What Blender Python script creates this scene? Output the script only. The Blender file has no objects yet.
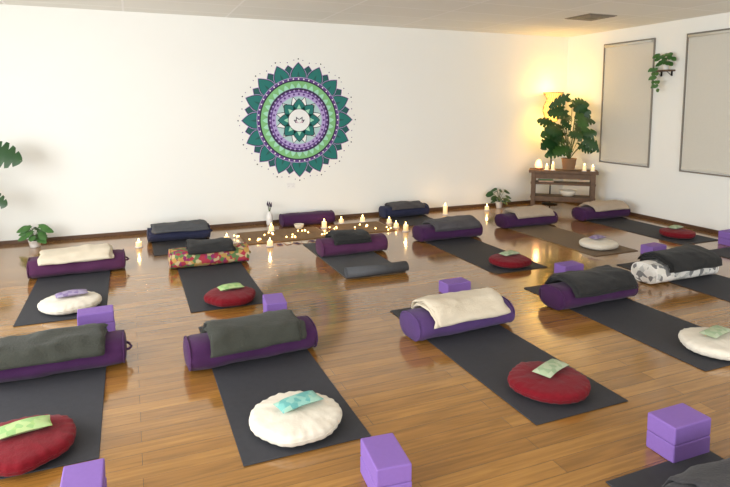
import bpy, bmesh, math, random
from mathutils import Vector, Matrix, noise
random.seed(7)
pi=math.pi
COL=bpy.context.scene.collection

# ------------------------------------------------------------------ materials
def new_mat(name):
    m=bpy.data.materials.new(name); m.use_nodes=True
    nt=m.node_tree; b=nt.nodes['Principled BSDF']
    return m,nt,b
def plain(name,c,rough=.6,metal=0,emis=None,es=0,noise_scale=None,var=.12,bump=0,sheen=0,spec=.5):
    m,nt,b=new_mat(name)
    b.inputs['Roughness'].default_value=rough; b.inputs['Metallic'].default_value=metal
    b.inputs['Specular IOR Level'].default_value=spec
    if emis:
        b.inputs['Emission Color'].default_value=(*emis,1); b.inputs['Emission Strength'].default_value=es
    tc=nt.nodes.new('ShaderNodeTexCoord')
    nz=nt.nodes.new('ShaderNodeTexNoise'); nz.inputs['Scale'].default_value=noise_scale or 8; nz.inputs['Detail'].default_value=4
    nt.links.new(tc.outputs['Object'],nz.inputs['Vector'])
    mx=nt.nodes.new('ShaderNodeMix'); mx.data_type='RGBA'
    mx.inputs[6].default_value=(*[x*(1-var) for x in c],1); mx.inputs[7].default_value=(*[min(1,x*(1+var)) for x in c],1)
    nt.links.new(nz.outputs['Fac'],mx.inputs[0]); nt.links.new(mx.outputs[2],b.inputs['Base Color'])
    if bump:
        bp=nt.nodes.new('ShaderNodeBump'); bp.inputs['Strength'].default_value=bump; bp.inputs['Distance'].default_value=.004
        n2=nt.nodes.new('ShaderNodeTexNoise'); n2.inputs['Scale'].default_value=(noise_scale or 8)*9; n2.inputs['Detail'].default_value=3
        nt.links.new(tc.outputs['Object'],n2.inputs['Vector'])
        nt.links.new(n2.outputs['Fac'],bp.inputs['Height']); nt.links.new(bp.outputs['Normal'],b.inputs['Normal'])
    if sheen:
        b.inputs['Sheen Weight'].default_value=sheen
    return m
def fabric(name,c,var=.2,bump=.5,sheen=.08,scale=10):
    return plain(name,c,rough=.95,noise_scale=scale,var=var,bump=bump,sheen=sheen,spec=.15)
def pattern(name,cols,scale=18):
    m,nt,b=new_mat(name); b.inputs['Roughness'].default_value=.9
    tc=nt.nodes.new('ShaderNodeTexCoord'); v=nt.nodes.new('ShaderNodeTexVoronoi'); v.inputs['Scale'].default_value=scale
    nt.links.new(tc.outputs['Object'],v.inputs['Vector'])
    s=nt.nodes.new('ShaderNodeSeparateColor'); nt.links.new(v.outputs['Color'],s.inputs[0])
    r=nt.nodes.new('ShaderNodeValToRGB'); r.color_ramp.interpolation='CONSTANT'
    el=r.color_ramp.elements
    while len(el)<len(cols): el.new(.5)
    for i,c in enumerate(cols):
        el[i].position=i/len(cols); el[i].color=(*c,1)
    nt.links.new(s.outputs[0],r.inputs[0]); nt.links.new(r.outputs[0],b.inputs['Base Color'])
    return m
def floor_mat():
    m,nt,b=new_mat('timber_floor')
    tc=nt.nodes.new('ShaderNodeTexCoord')
    br=nt.nodes.new('ShaderNodeTexBrick'); br.offset=.37; br.offset_frequency=2
    for k,v in {'Scale':1,'Mortar Size':.0010,'Mortar Smooth':.2,'Bias':0,'Brick Width':1.7,'Row Height':.095}.items(): br.inputs[k].default_value=v
    br.inputs['Color1'].default_value=(.385,.190,.044,1); br.inputs['Color2'].default_value=(.265,.122,.026,1); br.inputs['Mortar'].default_value=(.10,.045,.012,1)
    nt.links.new(tc.outputs['Object'],br.inputs['Vector'])
    mp=nt.nodes.new('ShaderNodeMapping'); mp.inputs['Scale'].default_value=(1.2,22,1)
    nt.links.new(tc.outputs['Object'],mp.inputs['Vector'])
    nz=nt.nodes.new('ShaderNodeTexNoise'); nz.inputs['Scale'].default_value=2.2; nz.inputs['Detail'].default_value=6; nz.inputs['Distortion'].default_value=.6
    nt.links.new(mp.outputs[0],nz.inputs['Vector'])
    r=nt.nodes.new('ShaderNodeValToRGB'); r.color_ramp.elements[0].position=.3; r.color_ramp.elements[0].color=(.68,.66,.6,1)
    r.color_ramp.elements[1].position=.7; r.color_ramp.elements[1].color=(1.12,1.12,1.08,1)
    nt.links.new(nz.outputs['Fac'],r.inputs[0])
    mx=nt.nodes.new('ShaderNodeMix'); mx.data_type='RGBA'; mx.blend_type='MULTIPLY'; mx.inputs[0].default_value=1
    nt.links.new(br.outputs['Color'],mx.inputs[6]); nt.links.new(r.outputs[0],mx.inputs[7]); nt.links.new(mx.outputs[2],b.inputs['Base Color'])
    rr=nt.nodes.new('ShaderNodeMapRange'); rr.inputs[3].default_value=.10; rr.inputs[4].default_value=.20
    nt.links.new(nz.outputs['Fac'],rr.inputs[0]); nt.links.new(rr.outputs[0],b.inputs['Roughness'])
    b.inputs['Coat Weight'].default_value=.7; b.inputs['Coat Roughness'].default_value=.11
    bp=nt.nodes.new('ShaderNodeBump'); bp.inputs['Strength'].default_value=.2; bp.inputs['Distance'].default_value=.001; bp.invert=True
    nt.links.new(br.outputs['Fac'],bp.inputs['Height']); nt.links.new(bp.outputs['Normal'],b.inputs['Normal'])
    n3=nt.nodes.new('ShaderNodeTexNoise'); n3.inputs['Scale'].default_value=5; n3.inputs['Detail'].default_value=1
    nt.links.new(tc.outputs['Object'],n3.inputs['Vector'])
    b2=nt.nodes.new('ShaderNodeBump'); b2.inputs['Strength'].default_value=.12; b2.inputs['Distance'].default_value=.004
    nt.links.new(n3.outputs['Fac'],b2.inputs['Height']); nt.links.new(b2.outputs['Normal'],b.inputs['Coat Normal'])
    return m
def ceil_mat():
    m,nt,b=new_mat('ceiling_tiles')
    tc=nt.nodes.new('ShaderNodeTexCoord')
    br=nt.nodes.new('ShaderNodeTexBrick'); br.offset=0
    for k,v in {'Scale':1,'Mortar Size':.012,'Mortar Smooth':.1,'Bias':0,'Brick Width':1.2,'Row Height':.6}.items(): br.inputs[k].default_value=v
    br.inputs['Color1'].default_value=(.85,.85,.80,1); br.inputs['Color2'].default_value=(.82,.82,.77,1); br.inputs['Mortar'].default_value=(.93,.93,.9,1)
    nt.links.new(tc.outputs['Object'],br.inputs['Vector']); nt.links.new(br.outputs['Color'],b.inputs['Base Color'])
    b.inputs['Roughness'].default_value=.9
    bp=nt.nodes.new('ShaderNodeBump'); bp.inputs['Strength'].default_value=.6; bp.inputs['Distance'].default_value=.006
    nt.links.new(br.outputs['Fac'],bp.inputs['Height']); nt.links.new(bp.outputs['Normal'],b.inputs['Normal'])
    return m

M_floor=floor_mat(); M_ceil=ceil_mat()
M_wall=plain('white_wall_paint',(.84,.845,.80),rough=.75,noise_scale=1.2,var=.015,bump=.05)
M_base=plain('brown_trim',(.10,.05,.025),rough=.5)
M_mat=plain('charcoal_mat',(.038,.039,.046),rough=.7,noise_scale=30,var=.18,bump=.4,spec=.3)
M_matgrey=plain('slate_mat',(.075,.078,.085),rough=.75,noise_scale=30,var=.15,bump=.3,spec=.3)
M_matbrown=plain('brown_mat',(.17,.12,.075),rough=.85,noise_scale=30,var=.15,bump=.3)
M_rug=plain('tan_rug',(.20,.12,.06),rough=.95,noise_scale=25,var=.3,bump=.5)
M_purple=fabric('purple_cotton',(.054,.017,.066))
M_plum=fabric('plum_cotton',(.080,.024,.068))
M_violet=fabric('violet_cotton',(.082,.042,.142))
M_navy=fabric('navy_cotton',(.028,.032,.070))
M_green=fabric('dark_green_wool',(.042,.044,.036),bump=1)
M_char=fabric('charcoal_wool',(.024,.024,.024),bump=1)
M_grey=fabric('grey_wool',(.075,.07,.075),bump=1)
M_dgrey=fabric('dark_grey_wool',(.045,.044,.048),bump=1)
M_cream=fabric('cream_wool',(.60,.53,.41),var=.1,bump=1)
M_tan=fabric('tan_wool',(.42,.34,.26),var=.1,bump=1)
M_cushcream=fabric('cream_cushion_cotton',(.68,.63,.53),var=.06,bump=.3)
M_red=fabric('red_cushion_cotton',(.155,.006,.012),var=.15)
M_block=plain('purple_foam',(.20,.105,.38),rough=.75,noise_scale=60,var=.06,bump=.2)
M_floral=pattern('floral_cotton',[(.36,.03,.05),(.45,.26,.07),(.25,.02,.10),(.10,.18,.06),(.5,.38,.2)],26)
M_leafy=pattern('leaf_print_cotton',[(.75,.73,.68),(.68,.66,.6),(.2,.2,.2),(.78,.76,.72),(.5,.5,.47)],22)
M_ep_green=pattern('green_print',[(.30,.46,.16),(.38,.50,.22),(.25,.42,.16),(.36,.50,.22)],30)
M_ep_teal=pattern('teal_print',[(.16,.42,.38),(.24,.48,.42),(.12,.36,.34),(.30,.50,.40)],30)
M_ep_sage=pattern('sage_print',[(.32,.40,.25),(.38,.44,.29),(.27,.36,.22),(.40,.46,.32)],30)
M_ep_lav=pattern('lavender_print',[(.24,.18,.32),(.30,.25,.38),(.20,.15,.29),(.32,.28,.4)],30)
M_wood=plain('rustic_dark_wood',(.12,.066,.034),rough=.6,noise_scale=14,var=.5,bump=.5)
M_leaf=plain('monstera_green',(.018,.070,.018),rough=.35,noise_scale=12,var=.4)
M_leafL=plain('monstera_young_green',(.04,.11,.022),rough=.35,noise_scale=12,var=.4)
M_leaf2=plain('pothos_green',(.05,.15,.03),rough=.45,noise_scale=12,var=.4)
M_stem=plain('stem_green',(.06,.11,.03),rough=.6)
M_pot=plain('white_ceramic',(.8,.78,.74),rough=.3)
M_terra=plain('basket_pot',(.28,.16,.08),rough=.8,bump=.6,noise_scale=20)
M_soil=plain('soil',(.03,.02,.012),rough=1)
M_lav=plain('dried_lavender',(.06,.035,.08),rough=.9)
M_wax=plain('candle_wax',(.85,.72,.5),rough=.5,emis=(1,.62,.25),es=.7)
M_flame=plain('candle_flame',(1,.7,.3),emis=(1,.62,.2),es=22)
M_bulb=plain('fairy_bulb',(1,.8,.4),emis=(1,.66,.22),es=11)
M_wire=plain('wire',(.25,.16,.08),rough=.4,metal=.6)
M_shade=plain('rattan_shade_glow',(.9,.6,.2),emis=(1,.62,.12),es=1.8)
M_rattan=plain('rattan_cane',(.45,.26,.08),rough=.6)
M_metal=plain('dark_metal',(.03,.03,.03),rough=.4,metal=.8)
M_blind=plain('blind_fabric',(.62,.60,.53),rough=.9,noise_scale=40,var=.03,bump=.1)
M_frame=plain('window_frame',(.22,.20,.17),rough=.5)
M_plastic=plain('white_plastic',(.8,.8,.78),rough=.4)
M_ventd=plain('vent_grey',(.10,.09,.08),rough=.6)
M_bowl=plain('cream_bowl',(.75,.68,.55),rough=.4)
M_card=plain('card_print',(.5,.3,.2),rough=.6,noise_scale=30,var=.6)
M_salt=plain('salt_lamp_glow',(1,.5,.3),emis=(1,.42,.16),es=3)

# ------------------------------------------------------------------ mesh builder
class MB:
    def __init__(s): s.v=[];s.f=[];s.mi=[];s.sm=[];s.mats=[]
    def m(s,mat):
        if mat not in s.mats: s.mats.append(mat)
        return s.mats.index(mat)
    def add(s,vs,fs,mat,smooth=True,M=None):
        o=len(s.v); i=s.m(mat)
        for v in vs:
            v=Vector(v); s.v.append(M@v if M else v)
        for f in fs: s.f.append([a+o for a in f]); s.mi.append(i); s.sm.append(smooth)
    def bm(s,bmx,mat,smooth=False,M=None):
        bmx.verts.ensure_lookup_table(); bmx.verts.index_update()
        s.add([v.co.copy() for v in bmx.verts],[[v.index for v in f.verts] for f in bmx.faces],mat,smooth,M); bmx.free()
    def box(s,c,d,mat,bev=0,M=None,seg=2,smooth=False):
        b=bmesh.new(); bmesh.ops.create_cube(b,size=1)
        for v in b.verts: v.co=Vector((v.co.x*d[0],v.co.y*d[1],v.co.z*d[2]))
        if bev: bmesh.ops.bevel(b,geom=b.edges[:],offset=bev,segments=seg,affect='EDGES',profile=.5)
        for v in b.verts: v.co+=Vector(c)
        s.bm(b,mat,smooth,M)
    def lathe(s,prof,mat,n=24,c=(0,0,0),M=None,smooth=True,fn=None):
        vs=[];fs=[]
        for (r,z) in prof:
            for k in range(n):
                a=2*pi*k/n; rr,zz=(r,z) if not fn else fn(r,z,a)
                vs.append((c[0]+rr*math.cos(a),c[1]+rr*math.sin(a),c[2]+zz))
        for j in range(len(prof)-1):
            for k in range(n):
                fs.append([j*n+k,j*n+(k+1)%n,(j+1)*n+(k+1)%n,(j+1)*n+k])
        fs.append(list(range(n))[::-1]); fs.append([(len(prof)-1)*n+k for k in range(n)])
        s.add(vs,fs,mat,smooth,M)
    def tube(s,pts,r,mat,n=6,closed=False,M=None):
        pts=[Vector(p) for p in pts]; vs=[];fs=[];N=len(pts)
        for i,p in enumerate(pts):
            a=pts[(i-1)%N] if (closed or i>0) else p; b=pts[(i+1)%N] if (closed or i<N-1) else p
            t=(b-a).normalized(); up=Vector((0,0,1)) if abs(t.z)<.9 else Vector((1,0,0))
            x=t.cross(up).normalized(); y=t.cross(x)
            rr=r(i/(N-1)) if callable(r) else r
            for k in range(n):
                an=2*pi*k/n; vs.append(p+x*rr*math.cos(an)+y*rr*math.sin(an))
        for i in range(N if closed else N-1):
            for k in range(n):
                fs.append([i*n+k,i*n+(k+1)%n,((i+1)%N)*n+(k+1)%n,((i+1)%N)*n+k])
        if not closed: fs.append(list(range(n))[::-1]); fs.append([(N-1)*n+k for k in range(n)])
        s.add(vs,fs,mat,True,M)
    def ball(s,c,r,mat,M=None,sub=1):
        b=bmesh.new(); bmesh.ops.create_icosphere(b,subdivisions=sub,radius=1)
        rr=r if isinstance(r,(tuple,list)) else (r,r,r)
        for v in b.verts: v.co=Vector((v.co.x*rr[0]+c[0],v.co.y*rr[1]+c[1],v.co.z*rr[2]+c[2]))
        s.bm(b,mat,True,M)
    def obj(s,name,loc=(0,0,0),rz=0,fix=True):
        me=bpy.data.meshes.new(name); me.from_pydata([tuple(v) for v in s.v],[],s.f); 
        for m in s.mats: me.materials.append(m)
        for p,i,sm in zip(me.polygons,s.mi,s.sm): p.material_index=i; p.use_smooth=sm
        if fix:
            b=bmesh.new(); b.from_mesh(me); bmesh.ops.recalc_face_normals(b,faces=b.faces[:]); b.to_mesh(me); b.free()
        me.update()
        o=bpy.data.objects.new(name,me); o.location=loc; o.rotation_euler=(0,0,math.radians(rz)); COL.objects.link(o); return o

# ------------------------------------------------------------------ room
X0,X1,Y0,Y1,H=-3.2,6.72,-2.6,7.5,2.7
T=.12
b=MB(); b.box(((X0+X1)/2,(Y0+Y1)/2,-.05),(X1-X0+2*T,Y1-Y0+2*T,.1),M_floor); b.obj('floor')
b=MB(); b.box(((X0+X1)/2,(Y0+Y1)/2,H+.05),(X1-X0+2*T,Y1-Y0+2*T,.1),M_ceil); b.obj('ceiling')
b=MB(); b.box(((X0+X1)/2,Y1+T/2,H/2),(X1-X0+2*T,T,H),M_wall); b.obj('wall_back')
b=MB(); b.box((X1+T/2,(Y0+Y1)/2,H/2),(T,Y1-Y0,H),M_wall); b.obj('wall_right')
LY0,LY1,WZ0,WZ1=-1.0,5.4,.35,2.45
b=MB(); xc=X0-T/2
b.box((xc,(Y0+LY0)/2,H/2),(T,LY0-Y0,H),M_wall); b.box((xc,(Y1+LY1)/2,H/2),(T,Y1-LY1,H),M_wall)
b.box((xc,(LY0+LY1)/2,WZ0/2),(T,LY1-LY0,WZ0),M_wall); b.box((xc,(LY0+LY1)/2,(H+WZ1)/2),(T,LY1-LY0,H-WZ1),M_wall); b.obj('wall_left')
RX0,RX1=-2.0,5.6
b=MB(); yc=Y0-T/2
b.box(((X0+RX0)/2,yc,H/2),(RX0-X0,T,H),M_wall); b.box(((X1+RX1)/2,yc,H/2),(X1-RX1,T,H),M_wall)
b.box(((RX0+RX1)/2,yc,WZ0/2),(RX1-RX0,T,WZ0),M_wall); b.box(((RX0+RX1)/2,yc,(H+WZ1)/2),(RX1-RX0,T,H-WZ1),M_wall); b.obj('wall_rear')
def win(name,p0,p1,z0,z1,n):
    b=MB(); p0=Vector(p0);p1=Vector(p1); L=(p1-p0).length; ang=math.atan2((p1-p0).y,(p1-p0).x)
    M=Matrix.Translation((p0.x,p0.y,0))@Matrix.Rotation(ang,4,'Z')
    for i in range(n+1): b.box((min(max(L*i/n,.025),L-.025),0,(z0+z1)/2),(.05,.05,z1-z0),M_plastic,.005,M)
    for z in (z0+.025,z1-.025): b.box((L/2,0,z),(L,.05,.05),M_plastic,.005,M)
    b.obj(name)
win('window_3',(xc,LY0),(xc,LY1),WZ0,WZ1,4); win('window_4',(RX0,yc),(RX1,yc),WZ0,WZ1,5)
bh=.045
b=MB(); b.box(((X0+X1)/2,Y1-.008,bh/2),(X1-X0,.014,bh),M_base,.003); b.obj('baseboard_back')
b=MB(); b.box((X1-.008,(Y0+Y1)/2-.01,bh/2),(.014,Y1-Y0-.04,bh),M_base,.003); b.obj('baseboard_right')
def blindwin(name,y0,y1,z0=.73,z1=2.5):
    b=MB(); yc_=(y0+y1)/2; zc=(z0+z1)/2; w=y1-y0; hh=z1-z0
    x=X1-.012
    for yy in (y0,y1): b.box((x,yy,zc),(.024,.018,hh+.018),M_frame,.003)
    for zz in (z0,z1): b.box((x,yc_,zz),(.024,w,.018),M_frame,.003)
    b.box((X1-.008,yc_,zc),(.012,w-.03,hh-.03),M_blind)
    b.box((X1-.02,yc_,z0+.035),(.02,w-.04,.022),M_blind,.004)
    b.tube([(X1-.035,y0+.03,z1-.03),(X1-.035,y1-.03,z1-.03)],.018,M_blind,10)
    b.tube([(X1-.03,y1-.04,z1-.03),(X1-.03,y1-.04,z0+.3)],.002,M_plastic,4)
    b.obj(name)
blindwin('window_1',5.81,6.70); blindwin('window_2',4.40,5.31)
# ceiling vent
b=MB()
b.box((0,0,-.004),(.44,.44,.008),M_frame,.002)
for i in range(4):
    s=.40-.09*i
    b.box((0,0,-.010-.003*i),(s,s,.006),M_ventd,.001)
    if i<3: b.box((0,0,-.0115-.003*i),(s-.03,s-.03,.004),M_frame,.001)
b.obj('ceiling_vent',(5.45,5.7,H))
b=MB(); b.box((0,0,0),(.115,.008,.072),M_plastic,.002)
for sx in (-.03,.03):
    b.box((sx,-.005,.018),(.012,.004,.016),M_plastic,.001)
    for dx in (-.006,.006): b.box((sx+dx,-.0045,-.006),(.002,.002,.008),M_metal)
b.obj('power_outlet',(2.02,Y1-.005,.5))

# ------------------------------------------------------------------ mandala mural
def flat(name,c,e=0): return plain(name,c,rough=.6,noise_scale=3,var=.04)
K_teal=flat('paint_teal',(.004,.165,.145)); K_teal2=flat('paint_teal_dark',(.003,.095,.09)); K_pur=flat('paint_purple',(.10,.035,.22))
K_lil=flat('paint_lilac',(.42,.33,.62)); K_lime=flat('paint_lime',(.20,.50,.20)); K_mint=flat('paint_mint',(.35,.70,.5))
K_wh=flat('paint_white',(.82,.84,.82)); K_dk=flat('paint_dark',(.01,.012,.03)); K_blue=flat('paint_paleblue',(.42,.60,.60)); K_pink=flat('paint_pink',(.62,.45,.52))
R=.78
mb=MB(); lay=[0]
def L():
    lay[0]+=1; return -lay[0]*.0004
def disc(r,mat,n=96,cx=0,cz=0,y=None):
    y=L() if y is None else y
    mb.add([(cx+r*math.cos(2*pi*k/n),y,cz+r*math.sin(2*pi*k/n)) for k in range(n)],[list(range(n))],mat,False)
def ring(r0,r1,mat,n=96):
    y=L(); vs=[];fs=[]
    for k in range(n):
        a=2*pi*k/n; vs+=[(r0*math.cos(a),y,r0*math.sin(a)),(r1*math.cos(a),y,r1*math.sin(a))]
    for k in range(n): j=(k+1)%n; fs.append([2*k,2*k+1,2*j+1,2*j])
    mb.add(vs,fs,mat,False)
def petals(n,r0,r1,w,mat,off=0,base=.55,pt=1.6):
    y=L()
    for k in range(n):
        a=2*pi*(k+off)/n; d=Vector((math.cos(a),0,math.sin(a))); q=Vector((-math.sin(a),0,math.cos(a)))
        S=10; lft=[];rt=[]
        for i in range(S+1):
            s=i/S
            if s<.45: hw=w*(base+(1-base)*math.sin(pi/2*s/.45))
            else: hw=w*(1-((s-.45)/.55)**pt)
            if i==S: hw=0.0005
            p=d*(r0+(r1-r0)*s); lft.append(p+q*hw); rt.append(p-q*hw)
        vs=[(v.x,y,v.z) for v in lft+rt]; N=S+1
        mb.add(vs,[[i,i+1,N+i+1,N+i] for i in range(S)],mat,False)
def dots(n,r,rad,mat,off=0):
    y=L()
    for k in range(n):
        a=2*pi*(k+off)/n; disc(rad,mat,10,r*math.cos(a),r*math.sin(a),y)
N=16
petals(N,.6*R,.96*R,.150*R,K_lil,.5); petals(N,.6*R,.95*R,.142*R,K_dk,.5); petals(N,.6*R,.935*R,.131*R,K_teal2,.5)
petals(N,.6*R,1.0*R,.146*R,K_lil); petals(N,.6*R,.99*R,.138*R,K_dk); petals(N,.6*R,.975*R,.128*R,K_teal)
petals(N,.66*R,.84*R,.022*R,K_teal2); dots(N,1.05*R,.012*R,K_dk,0); dots(N,1.0*R,.010*R,K_pur,.5)
dots(N,1.03*R,.008*R,K_pur,.2); dots(N,1.03*R,.008*R,K_pur,-.2)
disc(.74*R,K_lil); ring(.69*R,.73*R,K_pur); ring(.665*R,.69*R,K_dk)
dots(48,.71*R,.013*R,K_wh)
disc(.67*R,K_lime); petals(32,.5*R,.665*R,.062*R,K_lime,0,.8); petals(32,.5*R,.64*R,.042*R,K_mint,0,.8)
disc(.555*R,K_pur); ring(.52*R,.545*R,K_dk); dots(40,.51*R,.017*R,K_lil)
disc(.48*R,K_lil); dots(32,.45*R,.020*R,K_pur); disc(.41*R,K_blue)
petals(12,.1*R,.42*R,.075*R,K_dk,.5); petals(12,.1*R,.405*R,.064*R,K_wh,.5)
petals(8,.1*R,.38*R,.115*R,K_dk,0,.6); petals(8,.1*R,.365*R,.104*R,K_teal,0,.6); petals(8,.1*R,.27*R,.04*R,K_mint,0,.6)
disc(.20*R,K_dk); disc(.19*R,K_wh)
# emblem: small lozenge-shaped lotus outline
for an,ln in ((30,.11),(150,.11),(62,.12),(118,.12)):
    a=math.radians(an); d=Vector((math.cos(a),0,math.sin(a))); q=Vector((-d.z,0,d.x)); o=Vector((0,0,-.05*R))
    for sc,mm in ((1,K_dk),(.74,K_wh if an in (62,118) else K_pink)):
        yy=L(); ps=[o,o+d*ln*R*.55*sc+q*.030*R*sc,o+d*ln*R*sc*1.05,o+d*ln*R*.55*sc-q*.030*R*sc]
        mb.add([(v.x,yy,v.z) for v in ps],[[0,1,2,3]],mm,False)
mb.obj('mandala_mural',(2.145,Y1-.001,1.39),fix=False)

# ------------------------------------------------------------------ yoga items
MT=.006
def yoga_mat(x0,y0,y1,mat=None,w=.61,roll=None,name='yoga_mat'):
    mat=mat or M_mat; b=MB(); Lg=y1-y0
    b.box((0,0,MT/2),(w,Lg,MT),mat,.002)
    if roll:
        turns=4.6; pts=[]
        for i in range(96):
            a=i/95*2*pi*turns; r=.010+.0088*a/(2*pi)
            pts.append((1.35*r*math.cos(a),r*math.sin(a)))
        rm=max(abs(p[1]) for p in pts)
        vs=[];fs=[]; cy=-Lg/2
        for (py,pz) in pts:
            for sx in (-w/2,w/2): vs.append((sx,cy+py,rm+pz+.001+MT))
        for (py,pz) in pts:
            q=Vector((py,pz)); q=q*(1-.006/q.length) if q.length>.006 else q
            for sx in (-w/2,w/2): vs.append((sx,cy+q.x,rm+q.y+.001+MT))
        n=len(pts)
        for i in range(n-1):
            a=2*i; fs+= [[a,a+1,a+3,a+2],[2*n+a,2*n+a+2,2*n+a+3,2*n+a+1],[a,a+2,2*n+a+2,2*n+a],[a+1,2*n+a+1,2*n+a+3,a+3]]
        b.add(vs,fs,mat,True)
    return b.obj(name,(x0+w/2,(y0+y1)/2,.001))
A_,B_=.142,.091
def sup(c,e): return math.copysign(abs(c)**e,c)
def bolster(cx,cy,mat,Lg=.78,pipe=None,rz=0,handle=1,z=None,A=A_,B=B_,seed=0):
    b=MB(); n=40; h=Lg/2
    st=[(-h-.006,.02),(-h-.008,.35),(-h-.004,.7),(-h+.002,.86),(-h+.012,.94),(-h+.03,.975)]
    m=22; st+=[(-h+.05+(Lg-.10)*i/m,1.0) for i in range(m+1)]
    st+=[(h-.03,.975),(h-.012,.94),(h-.002,.86),(h+.004,.7),(h+.008,.35),(h+.006,.02)]
    vs=[];fs=[]
    for (x,s) in st:
        for k in range(n):
            a=2*pi*k/n; y=A*sup(math.cos(a),.85); zz=B*sup(math.sin(a),.85)
            w=noise.noise(Vector((x*6+seed,math.cos(a)*1.5,math.sin(a)*1.5)))*.012+noise.noise(Vector((x*22+seed,math.cos(a)*3,math.sin(a)*3)))*.005
            q=1+w/A
            if s<.95: q+=.02*math.cos(a*12)*s
            zz=max(zz*s*q,-B*.93)+B*.93
            vs.append((x,y*s*q,zz))
    for j in range(len(st)-1):
        for k in range(n): fs.append([j*n+k,j*n+(k+1)%n,(j+1)*n+(k+1)%n,(j+1)*n+k])
    fs.append(list(range(n))); fs.append([(len(st)-1)*n+k for k in range(n)])
    b.add(vs,fs,mat)
    pm=pipe or mat
    for e in (-1,1):
        pts=[]
        for k in range(36):
            a=2*pi*k/36; pts.append((e*(h-.008),A*.95*sup(math.cos(a),.85),max(B*.95*sup(math.sin(a),.85),-B*.87)+B*.93))
        b.tube(pts,.006,pm,6,closed=True)
    e=handle; b.tube([(e*(h+.004),-.06,B*.95),(e*(h+.022),-.045,B*.9),(e*(h+.035),0,B*.85),(e*(h+.022),.045,B*.9),(e*(h+.004),.06,B*.95)],.008,pm,6)
    return b.obj('bolster',(cx,cy,(MT+.003) if z is None else z),rz)
def blanket(cx,cy,mat,w=.6,layers=3,a0=15,a1=165,th=.015,rz=0,z=None,A=A_,B=B_,seed=0,name='folded_blanket'):
    b=MB()
    for li in range(layers):
        o0=.010+li*(th+.0012); o1=o0+th
        ja0=math.radians(a0+random.uniform(-5,5)+li*2); ja1=math.radians(a1+random.uniform(-5,5)-li*2)
        ww=w*(1-.02*li)+random.uniform(-.012,.012); off=random.uniform(-.012,.012)
        NU=40; NV=30; vs=[];fs=[]
        def pt(x,a,o,t):
            nx=noise.noise(Vector((x*4+seed*7,a*1.6,li*.2)))*.020+noise.noise(Vector((x*11+seed*3,a*3,li*.35+5)))*.011
            nx+=.005*abs(noise.noise(Vector((x*24+a*5+seed,a*7,li*.5))))
            nx=max(nx,-.003)
            ed=min(t,1-t); sag=-.006*max(0,1-ed/.08)
            o=o+nx*(.5 if li==0 else 1)+.004+(sag if li else 0)
            return (x+off+.026*noise.noise(Vector((a*1.8,seed,li*.6))),-(A+o)*sup(math.cos(pi-a),.85),(B+o)*sup(math.sin(a),.85)+B*.93)
        for u in range(NU+1):
            t=u/NU; x=-ww/2+ww*t
            e=min(t,1-t)*ww; k=1 if e>.014 else math.sqrt(max(0,1-((.014-e)/.014)**2))*.85+.15
            mid=(o0+o1)/2; hf=(o1-o0)/2*k
            d0=.08*noise.noise(Vector((x*5+seed,li*2.1,1))); d1=.08*noise.noise(Vector((x*5+seed,li*2.1,9)))
            j0=ja0+d0; j1=ja1+d1
            ring_=[]
            for j in range(NV+1): ring_.append((j0+(j1-j0)*j/NV,mid+hf))
            ring_.append((j1+.09,mid+hf*.5)); ring_.append((j1+.09,mid-hf*.5))
            for j in range(NV,-1,-1): ring_.append((j0+(j1-j0)*j/NV,mid-hf))
            ring_.append((j0-.09,mid-hf*.5)); ring_.append((j0-.09,mid+hf*.5))
            for (a,o) in ring_: vs.append(pt(x,a,o,t))
            RN=len(ring_)
        for u in range(NU):
            for k in range(RN): fs.append([u*RN+k,u*RN+(k+1)%RN,(u+1)*RN+(k+1)%RN,(u+1)*RN+k])
        fs.append(list(range(RN))); fs.append([NU*RN+k for k in range(RN)])
        b.add(vs,fs,mat)
    return b.obj(name,(cx,cy,(MT+.003) if z is None else z),rz)
def cushion(cx,cy,mat,r=.215,hh=.090,z=MT+.002,seed=0):
    b=MB(); prof=[]
    n=96
    for i in range(10):
        t=i/9; prof.append((r*(.05+.87*t), hh*.5*(t**6)*.35))
    for i in range(1,8):
        a=-pi/2*.55+ (pi*.55)*i/8
        prof.append((r*(.90+.10*math.cos(a)),hh*.5+hh*.36*math.sin(a)))
    for i in range(16):
        t=1-i/15; prof.append((r*(.02+.88*t), hh*(.80+.2*(1-t**2.4))))
    def fn(rr,zz,a):
        q=rr/r; k=max(0,(q-.7)/.3)
        ple=math.cos(a*26+seed)*.0028*k
        w=noise.noise(Vector((math.cos(a)*1.6+seed,math.sin(a)*1.6,.3)))*.016*q
        top=1 if zz>hh*.5 else 0
        return rr+ple+w, max(0,zz+top*(math.cos(a*26+seed)*.0014*k+noise.noise(Vector((math.cos(a)*q*3,math.sin(a)*q*3,seed)))*.006+noise.noise(Vector((math.cos(a)*q*9,math.sin(a)*q*9,seed)))*.0025))
    b.lathe(prof,mat,n,fn=fn)
    rim=[]
    for k in range(60):
        a=2*pi*k/60; w=noise.noise(Vector((math.cos(a)*1.6+seed,math.sin(a)*1.6,.3)))*.016; rim.append(((r*.998+w)*math.cos(a),(r*.998+w)*math.sin(a),hh*.5))
    b.tube(rim,.004,mat,5,closed=True)
    return b.obj('meditation_cushion',(cx,cy,z),random.uniform(0,40))
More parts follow.
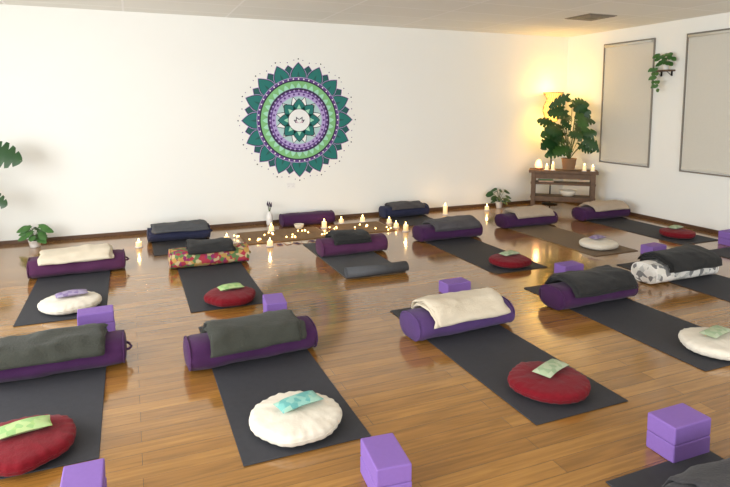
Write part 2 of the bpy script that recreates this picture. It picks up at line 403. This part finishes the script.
def eye_pillow(cx,cy,z,mat,rz=0,Lg=.23,w=.105):
    b=MB(); NX,NY=16,8; vs=[];fs=[]
    def hgt(u,v): return .018*((1-abs(u)**3)*(1-abs(v)**3))**.5*(1+.25*noise.noise(Vector((u*2,v*2,cx))))
    for sgn in (1,-1):
        for i in range(NX+1):
            for j in range(NY+1):
                u=-1+2*i/NX; v=-1+2*j/NY
                vs.append((u*Lg/2*(1-.03*(1-abs(v))),v*w/2*(1-.04*math.cos(u*pi)),.020+sgn*hgt(u,v)-.006*u*u))
    o=(NX+1)*(NY+1)
    for i in range(NX):
        for j in range(NY):
            q=[i*(NY+1)+j,(i+1)*(NY+1)+j,(i+1)*(NY+1)+j+1,i*(NY+1)+j+1]; fs.append(q); fs.append([o+a for a in q[::-1]])
    b.add(vs,fs,mat)
    return b.obj('eye_pillow',(cx,cy,z+.005),rz)
def block(cx,cy,rz=0,stack=2,z=.001,h=.078,name='yoga_block'):
    for i in range(stack):
        b=MB(); b.box((0,0,h/2),(.23,.15,h),M_block,.007,seg=3)
        b.obj(name,(cx+random.uniform(-.002,.002),cy,z+i*(h+.001)),rz+random.uniform(-1.5,1.5))

CH=.094
# --- front row
yoga_mat(-.79,2.69,4.40)
bolster(-.47,3.74,M_purple,.80,seed=1,B=.086); blanket(-.50,3.74,M_green,.66,2,seed=1,B=.086,th=.018)
cushion(-.50,2.86,M_red,seed=1); eye_pillow(-.50,2.88,MT+CH-.002,M_ep_green,12)
block(-.215,2.31,90)
yoga_mat(.41,2.38,4.10)
bolster(.67,3.49,M_purple,.80,seed=2,rz=3); blanket(.68,3.49,M_green,.58,3,seed=2,rz=3)
cushion(.71,2.60,M_cushcream,seed=2,r=.222); eye_pillow(.73,2.62,MT+CH-.002,M_ep_teal,14)
block(.935,2.03,84)
yoga_mat(1.815,2.15,3.87)
bolster(2.11,3.36,M_violet,.80,seed=3,rz=3); blanket(2.13,3.36,M_cream,.60,3,seed=3,rz=3)
cushion(2.11,2.41,M_red,seed=3,r=.218); eye_pillow(2.14,2.43,MT+CH-.002,M_ep_sage,22)
block(2.285,1.74,0,h=.084)
yoga_mat(3.13,2.23,3.93)
bolster(3.40,3.45,M_purple,.80,seed=4,rz=2); blanket(3.42,3.45,M_char,.64,3,seed=4,rz=2)
cushion(3.47,2.41,M_cushcream,seed=4); eye_pillow(3.49,2.43,MT+CH-.002,M_ep_sage,10)
yoga_mat(4.45,2.45,4.17)
bolster(4.61,3.64,M_leafy,.80,seed=5,rz=0,pipe=M_pot); blanket(4.67,3.64,M_char,.64,4,seed=5)
yoga_mat(5.72,2.5,4.22)
yoga_mat(1.80,-.02,1.69)
bolster(2.13,1.27,M_char,.74,seed=6); blanket(2.15,1.27,M_dgrey,.70,2,seed=6,a0=5)
# --- middle row
yoga_mat(-.82,4.62,6.34)
bolster(-.49,5.94,M_plum,.82,seed=7,rz=1); blanket(-.50,5.94,M_cream,.62,3,a0=25,a1=155,seed=7,rz=1)
cushion(-.47,4.88,M_cushcream,seed=7); eye_pillow(-.46,4.89,MT+CH-.002,M_ep_lav,12)
block(-.26,4.30,4)
yoga_mat(.39,4.42,6.14)
bolster(.70,5.76,M_floral,.76,seed=8); blanket(.71,5.76,M_char,.44,3,a0=30,a1=150,seed=8)
cushion(.71,4.56,M_red,seed=8,r=.2); eye_pillow(.72,4.58,MT+CH-.002,M_ep_green,8,Lg=.2)
block(.955,4.06,84)
yoga_mat(1.80,4.78,6.20,roll=True,mat=M_matgrey)
bolster(2.18,5.62,M_plum,.74,seed=9); blanket(2.15,5.62,M_char,.42,3,a0=30,a1=150,seed=9)
block(2.52,4.07,3,stack=1,h=.1)
yoga_mat(3.15,4.37,6.09)
bolster(3.49,5.82,M_purple,.82,seed=10); blanket(3.53,5.82,M_grey,.62,3,a0=20,a1=160,seed=10)
cushion(3.46,4.57,M_red,seed=10,r=.2); eye_pillow(3.47,4.59,MT+CH-.002,M_ep_sage,8,Lg=.2)
block(3.80,4.12,3,stack=1,h=.1)
yoga_mat(4.50,4.50,6.22,M_matbrown)
bolster(4.83,6.05,M_purple,.82,seed=11); blanket(4.86,6.05,M_tan,.60,3,a0=25,a1=155,seed=11)
cushion(4.80,4.77,M_cushcream,seed=11,r=.2); eye_pillow(4.81,4.79,MT+CH-.002,M_ep_lav,8,Lg=.18)
block(5.16,4.35,5,stack=1,h=.1)
yoga_mat(5.80,4.50,6.22)
bolster(6.12,6.05,M_purple,.82,seed=12); blanket(6.16,6.05,M_tan,.60,3,a0=25,a1=155,seed=12)
cushion(6.10,4.82,M_red,seed=12,r=.2); eye_pillow(6.10,4.84,MT+CH-.002,M_ep_sage,8,Lg=.18)
block(6.34,4.32,3)
block(6.50,6.33,30,stack=1)
# --- rear row against the wall
yoga_mat(.20,6.3,7.36)
bolster(.51,6.99,M_navy,.70,seed=13,B=.082,A=.13); blanket(.51,6.99,M_matgrey,.62,2,a0=25,a1=155,seed=13,B=.082,A=.13,th=.012)
bolster(2.18,7.28,M_purple,.72,seed=14,z=.001,B=.082,A=.13)
yoga_mat(3.30,6.62,7.45)
bolster(3.63,7.27,M_navy,.70,seed=15,B=.082,A=.13); blanket(3.63,7.27,M_grey,.5,2,a0=25,a1=155,seed=15,B=.082,A=.13,th=.012)
# altar rugs
def rug(x0,x1,y0,y1,name='altar_rug'):
    b=MB(); w=x1-x0;d=y1-y0; b.box((0,0,.005),(w,d,.01),M_rug,.003)
    n=int(d/.03)
    for i in range(n):
        for e in (-1,1):
            y=-d/2+.015+i*.03; b.tube([(e*w/2,y,.006),(e*(w/2+.03),y+.004,.003)],.003,M_tan,4)
    b.obj(name,((x0+x1)/2,(y0+y1)/2,.001))
rug(1.20,2.20,6.42,7.05); rug(2.42,3.10,6.45,7.05)

# ------------------------------------------------------------------ candles, fairy lights
def candle(x,y,z=.001,r=.032,hh=.09,holder=True,light=0,name='candle'):
    b=MB()
    if holder:
        b.lathe([(.001,0),(r+.012,0),(r+.014,.006),(r+.004,.012),(r+.002,.012),(.001,.012)],M_pot,18)
    b.lathe([(.001,.012),(r,.012),(r,hh),(r*.9,hh+.003),(r*.75,hh-.004),(.001,hh-.006)],M_wax,18)
    b.tube([(0,0,hh-.006),(.001,0,hh+.01)],.0015,M_metal,5)
    b.lathe([(.001,hh+.006),(.006,hh+.012),(.008,hh+.020),(.005,hh+.030),(.001,hh+.042)],M_flame,10)
    b.obj(name,(x,y,z))
    if light:
        l=bpy.data.lights.new('candle_light','POINT'); l.energy=light; l.color=(1,.6,.22); l.shadow_soft_size=.012
        lo=bpy.data.objects.new('candle_light',l); lo.location=(x,y,z+hh+.07); COL.objects.link(lo)
def inrug(x,y): return (1.17<x<2.23 and 6.4<y<7.07) or (2.39<x<3.13 and 6.43<y<7.07)
for (x,y,hh,lt) in [(.06,6.78,.06,.8),(1.43,6.25,.06,1),(1.62,6.98,.06,0),(2.31,6.95,.08,1),(3.2,6.36,.08,1),(4.24,7.15,.13,1),
                    (1.02,6.7,.05,0),(2.32,6.35,.04,0),(2.62,7.15,.05,0),(2.92,7.12,.06,0),(5.0,7.2,.06,.6),(3.22,6.90,.05,0),(3.19,6.62,.05,0)]:
    candle(x,y,z=.012 if inrug(x,y) else .001,hh=hh,light=lt)
b=MB(); pts=[]
for i in range(190):
    t=i/189; x=1.05+2.0*t; y=6.66+.18*math.sin(t*31)+.05*math.sin(t*90+1); pts.append((x+.07*math.sin(t*60),y,.020+.003*math.sin(t*50)))
b.tube(pts,.0016,M_wire,4)
for i in range(0,190,4):
    p=pts[i]; b.ball((p[0],p[1],p[2]+.006),.009,M_bulb)
b.obj('fairy_lights')
b=MB()
for i in range(7):
    M=Matrix.Translation((.1*i-.3,.02*math.sin(i*2),.0015+.002*(i%2)))@Matrix.Rotation(random.uniform(-.5,.5),4,'Z')
    b.box((0,0,0),(.07,.11,.001),M_card,0,M); b.box((0,0,.0007),(.058,.096,.0004),M_cushcream if i%2 else M_lav,0,M)
b.obj('oracle_cards',(1.85,6.28,.0015))
def bowlmesh(r,hh,mat):
    b=MB(); b.lathe([(.001,0),(r*.5,0),(r*.8,hh*.35),(r,hh*.98),(r*.985,hh),(r*.95,hh*.98),(r*.74,hh*.4),(r*.4,.012),(.001,.01)],mat,28); return b
bowlmesh(.065,.06,M_bowl).obj('offering_bowl',(1.98,6.98,.012))

# ------------------------------------------------------------------ plants
def leaf(b,base,dirv,size,mat,mon=True,wf=.48,lim=None,droop=.35,face=None):
    d=Vector(dirv).normalized(); up=Vector(face) if face else Vector((0,0,1)); q=d.cross(up)
    if q.length<.05: q=Vector((1,0,0))
    q.normalize(); nrm=q.cross(d).normalized(); N=20; vs=[];fs=[]
    for i in range(N+1):
        s=i/N; hw=size*wf*(math.sin(pi*(s*.93+.07))**.6)*(1-.25*s)
        if i==N: hw=.001
        if mon and i%4==3 and 2<i<N-1: hw*=.5
        back=-.14*size if i<3 else 0
        c=Vector(base)+d*size*s-Vector((0,0,1))*droop*size*s*s
        for e in (-1,0,1):
            p=c+q*e*hw+nrm*(-.12*size*abs(e)*(hw/(size*wf)))
            if e and i<3: p+=d*back*(1-i/3)
            if e and mon: p+=d*size*.10*s
            if lim:
                p.x=min(max(p.x,lim[0]),lim[1]); p.y=min(max(p.y,lim[2]),lim[3])
            vs.append(p)
    for i in range(N):
        fs+=[[3*i,3*i+1,3*i+4,3*i+3],[3*i+1,3*i+2,3*i+5,3*i+4]]
    b.add(vs,fs,mat)
def stem(b,p0,p1,mat=M_stem,r=.004,bow=.08):
    p0=Vector(p0);p1=Vector(p1); pts=[]
    for i in range(8):
        t=i/7; p=p0.lerp(p1,t); p+=Vector((0,0,1))*bow*math.sin(pi*t); pts.append(p)
    b.tube(pts,r,mat,5)
def pot(b,r,hh,mat,c=(0,0,0)):
    b.lathe([(.001,0),(r*.72,0),(r*.78,.01),(r,hh*.92),(r*1.04,hh*.93),(r*1.04,hh),(r*.95,hh),(r*.92,hh*.88),(.001,hh*.87)],mat,24,c)
    b.lathe([(.001,hh*.86),(r*.93,hh*.86),(r*.9,hh*.90),(.001,hh*.91)],M_soil,16,c)

# corner table (diagonal across the corner)
TX,TY,TR=6.165,6.89,-40.6
b=MB(); L_,D_,TH=1.0,.32,.60
for i in range(3):
    b.box((0,-D_/2+D_*(i+.5)/3,TH-.02),(L_,D_/3-.004,.045),M_wood,.006)
for sx in (-1,1):
    for sy in (-1,1): b.box((sx*(L_/2-.07),sy*(D_/2-.035),(TH-.04)/2),(.065,.06,TH-.04),M_wood,.005)
    b.box((sx*(L_/2-.07),0,TH-.08),(.03,D_-.08,.06),M_wood,.003); b.box((sx*(L_/2-.07),0,.16),(.03,D_-.08,.04),M_wood,.003)
b.box((0,-D_/2+.03,TH-.085),(L_-.16,.03,.08),M_wood,.003)
b.box((0,0,.185),(L_-.06,D_-.03,.03),M_wood,.004); b.box((0,0,.395),(L_-.06,D_-.05,.03),M_wood,.004)
b.box((0,-D_/2+.03,.15),(L_-.16,.03,.05),M_wood,.003)
b.obj('rustic_table',(TX,TY,.001),TR)
def tl(lx,ly):
    a=math.radians(TR); return (TX+lx*math.cos(a)-ly*math.sin(a),TY+lx*math.sin(a)+ly*math.cos(a))
bx,by=tl(.08,-.02); bowlmesh(.13,.09,M_bowl).obj('singing_bowl',(bx,by,.203))
b=MB(); z=0
for i,(w,d,t,m) in enumerate([(.22,.16,.025,M_card),(.2,.15,.02,M_leaf2),(.21,.14,.03,M_tan)]):
    b.box((0,0,z+t/2),(w,d,t),m,.002); b.box((.003,0,z+t/2),(w-.002,d-.008,t*.7),M_cushcream); z+=t
bx,by=tl(-.25,0); b.obj('book_stack',(bx,by,.412),TR+5)
x,y=tl(-.36,-.04); 
b=MB(); b.lathe([(.001,0),(.05,0),(.055,.02),(.05,.025),(.001,.025)],M_wood,16)
def rocky(r,z,a): 
    k=1+.18*noise.noise(Vector((math.cos(a)*2,math.sin(a)*2,z*18))); return r*k,z
b.lathe([(.001,.025),(.048,.026),(.052,.06),(.046,.10),(.032,.135),(.012,.155),(.001,.158)],M_salt,20,fn=rocky)
b.obj('salt_lamp',(x,y,TH+.004))
l=bpy.data.lights.new('salt_glow','POINT'); l.energy=2.5; l.color=(1,.5,.2); l.shadow_soft_size=.04
lo=bpy.data.objects.new('salt_glow',l); lo.location=(x-.08,y-.10,TH+.16); COL.objects.link(lo)
for q in [(-.24,-.10,.06),(-.15,-.11,.09),(.30,-.10,.08),(.42,-.08,.06)]:
    x,y=tl(q[0],q[1]); candle(x,y,z=TH+.004,r=.025,hh=q[2])
# big monstera on table
b=MB(); px,py=tl(.08,.02)
pot(b,.11,.18,M_terra)
lim=(-1,X1-.085-px,-1,Y1-.03-py)
rnd=random.Random(11)
for i in range(32):
    t=(i+.5)/32; zc=.18+.80*t+rnd.uniform(-.04,.04)
    rad=(.12+.18*math.sin(pi*min(1,t*.85+.18)))*rnd.uniform(.55,1.1)
    a=math.radians(-110+rnd.uniform(-120,120)) if i%5 else math.radians(rnd.uniform(0,120))
    p=Vector((rad*math.cos(a),rad*math.sin(a),.10+zc))
    p.x=min(p.x,lim[1]-.04); p.y=min(p.y,lim[3]-.04)
    stem(b,(0,0,.15),p,r=.0045,bow=.05)
    d=Vector((math.cos(a)+rnd.uniform(-.7,.7),math.sin(a)*.6+rnd.uniform(-.4,.4),rnd.uniform(-.8,.35)+.5*t))
    fc=Vector((-.45+rnd.uniform(-.4,.4),-.8,.55+rnd.uniform(-.3,.3)))
    sz=rnd.uniform(.20,.29)
    leaf(b,p-d.normalized()*sz*.3,d,sz,M_leafL if i%4==1 else M_leaf,lim=lim,droop=.25,face=fc,wf=.46)
b.obj('potted_monstera',(px,py,TH+.004))
# rattan floor lamp in the corner
b=MB()
b.lathe([(.001,0),(.12,0),(.125,.012),(.02,.025),(.012,.03),(.001,.03)],M_metal,28)
b.tube([(0,0,.02),(0,0,1.37)],.011,M_metal,10)
prof=[(.07,1.34),(.125,1.41),(.15,1.49),(.145,1.57),(.115,1.65),(.10,1.70),(.155,1.79)]
vs=[];fs=[];n=32
for (r,z) in prof:
    for k in range(n): a=2*pi*k/n; vs.append((r*math.cos(a)*.97,r*math.sin(a)*.97,z))
for j in range(len(prof)-1):
    for k in range(n): fs.append([j*n+k,j*n+(k+1)%n,(j+1)*n+(k+1)%n,(j+1)*n+k])
b.add(vs,fs,M_shade)
for k in range(24):
    a=2*pi*k/24; b.tube([(r*math.cos(a+i*.12),r*math.sin(a+i*.12),z) for i,(r,z) in enumerate(prof)],.003,M_rattan,4)
    b.tube([(r*math.cos(a-i*.12),r*math.sin(a-i*.12),z) for i,(r,z) in enumerate(prof)],.003,M_rattan,4)
for (r,z) in (prof[0],prof[-1]): b.tube([(r*math.cos(2*pi*k/32),r*math.sin(2*pi*k/32),z) for k in range(32)],.006,M_rattan,5,closed=True)
for k in range(3):
    a=2*pi*k/3; b.tube([(0,0,1.37),(prof[0][0]*math.cos(a),prof[0][0]*math.sin(a),1.34)],.003,M_metal,4)
b.obj('floor_lamp',(6.27,7.29,.001))
l=bpy.data.lights.new('floor_lamp_bulb','POINT'); l.energy=11; l.color=(1,.60,.12); l.shadow_soft_size=.05
lo=bpy.data.objects.new('floor_lamp_bulb',l); lo.location=(6.29,7.24,1.86); COL.objects.link(lo)
l=bpy.data.lights.new('floor_lamp_spill','POINT'); l.energy=8; l.color=(1,.60,.12); l.shadow_soft_size=.05
lo=bpy.data.objects.new('floor_lamp_spill',l); lo.location=(6.18,7.22,1.26); COL.objects.link(lo)
# wall shelf + trailing plant
b=MB(); b.box((-.06,0,0),(.12,.26,.02),M_wood,.003)
for s in (-.08,.08): b.box((-.006,s,-.04),(.012,.02,.06),M_metal); b.tube([(-.01,s,-.065),(-.10,s,-.012)],.004,M_metal,5)
b.obj('wall_shelf',(X1-.002,5.60,2.05))
b=MB(); pot(b,.045,.08,M_pot)
lim=(-.4,.05,-1,1)
for i in range(20):
    a=math.radians(rnd.uniform(90,270)); z=rnd.uniform(.08,.22); rr=rnd.uniform(.03,.08)
    p=(rr*math.cos(a),rr*math.sin(a)*1.3,z); stem(b,(0,0,.07),p,r=.002,bow=.02); leaf(b,p,(math.cos(a),math.sin(a),-.3),.075,M_leaf2,mon=False,lim=lim,face=(-1,-.5,.8))
for j in range(3):
    pts=[(0,0,.08),(-.075,.03+.03*j,.06)]+[(-.085-.01*math.sin(k),.05+.04*j+.012*math.sin(k*1.3+j),.02-.055*k) for k in range(6-j)]
    b.tube(pts,.002,M_stem,4)
    for k in range(2,len(pts)):
        p=pts[k]; leaf(b,p,(-.5,(-1)**k,-.5),.055,M_leaf2,mon=False,lim=lim,face=(-1,-.5,.3))
b.obj('trailing_pothos',(X1-.07,5.57,2.062))
def smallplant(name,x,y,r,hh,n,sp,sz,zmax,mat=M_leaf2,potm=M_pot,mon=False,seed=1,yl=.1):
    b=MB(); pot(b,r,hh,potm); rn=random.Random(seed); lim=(-1,1,-1,yl)
    for i in range(n):
        a=2*pi*i/n+rn.uniform(-.3,.3); rr=sp*rn.uniform(.4,1); z=hh+zmax*rn.uniform(.1,1)
        p=(rr*math.cos(a),min(rr*math.sin(a)*.6,yl-.02),z); stem(b,(0,0,hh*.9),p,r=.0025,bow=.02); leaf(b,p,(math.cos(a),math.sin(a)*.7,-.1),sz*rn.uniform(.8,1.1),mat,mon=mon,lim=lim,wf=.38,face=(math.cos(a)*.3,-.8,.7))
    b.obj(name,(x,y,.001))
smallplant('potted_peace_lily',-1.02,7.24,.065,.08,20,.08,.11,.17,seed=4,yl=.22)
smallplant('potted_pothos',5.30,7.31,.055,.10,20,.12,.10,.20,mat=M_leaf,seed=5,yl=.16)
# vase with dried lavender
b=MB(); b.lathe([(.001,0),(.035,0),(.042,.03),(.043,.12),(.03,.16),(.02,.18),(.024,.19),(.015,.19),(.014,.1),(.001,.08)],M_pot,24)
for i in range(10):
    a=2*pi*i/10; p=(.05*math.cos(a)*rnd.random(),.04*math.sin(a)*rnd.random(),.26+.05*rnd.random())
    stem(b,(0,0,.16),p,M_stem,.0018,0); b.ball((p[0],p[1],p[2]),(.007,.007,.025),M_lav)
b.obj('lavender_vase',(1.69,7.38,.001))
# monstera at left
b=MB(); pot(b,.18,.32,M_pot); lim=(-2,2,-2,.42)
F1=(.1,-1,.35)
for (p,d,s,fc) in [((.40,.05,1.12),(.85,-.1,-.25),.32,F1),((.38,.0,.62),(.8,-.2,-.3),.20,F1),((-.1,-.3,1.15),(-.3,-1,-.1),.34,(0,-.6,1)),((-.3,0,.9),(-1,0,-.3),.32,F1),((.0,.2,1.25),(.1,.1,.9),.28,F1),((.05,-.2,.85),(-.2,-.6,-.6),.32,F1),((-.25,-.2,.6),(-1,-.8,0),.3,(0,-.6,1))]:
    stem(b,(0,0,.3),p,r=.007,bow=.1); leaf(b,p,d,s,M_leaf,lim=lim,face=fc,wf=.52,droop=.1)
b.obj('large_monstera',(-1.80,7.05,.001))

# ------------------------------------------------------------------ light
def area(name,loc,rot,sx,sy,e,c):
    l=bpy.data.lights.new(name,'AREA'); l.shape='RECTANGLE'; l.size=sx; l.size_y=sy; l.energy=e; l.color=c
    o=bpy.data.objects.new(name,l); o.location=loc; o.rotation_euler=rot; COL.objects.link(o)
area('daylight_left',(X0-.3,(LY0+LY1)/2,1.45),(0,math.radians(-90),0),2.0,6.2,375,(.965,.985,1))
area('daylight_rear',((RX0+RX1)/2,Y0-.3,1.45),(math.radians(90),0,0),7.4,2.0,225,(.965,.985,1))
w=bpy.data.worlds.new('world'); bpy.context.scene.world=w; w.use_nodes=True
bg=w.node_tree.nodes['Background']; bg.inputs[0].default_value=(.9,.95,1,1); bg.inputs[1].default_value=1.0

# ------------------------------------------------------------------ camera
f=570.0;p=math.radians(6);psi=math.radians(22.55)
c=bpy.data.cameras.new('camera'); co=bpy.data.objects.new('camera',c); COL.objects.link(co)
co.location=(0,0,1.58); co.rotation_euler=(math.radians(90)-p,0,-psi); bpy.context.scene.camera=co
c.sensor_width=36; c.lens=36*f/730; c.shift_y=-(243.5-166)/730; c.clip_start=.05
vs_=bpy.context.scene.view_settings
vs_.view_transform='Standard'; vs_.look='None'; vs_.exposure=0
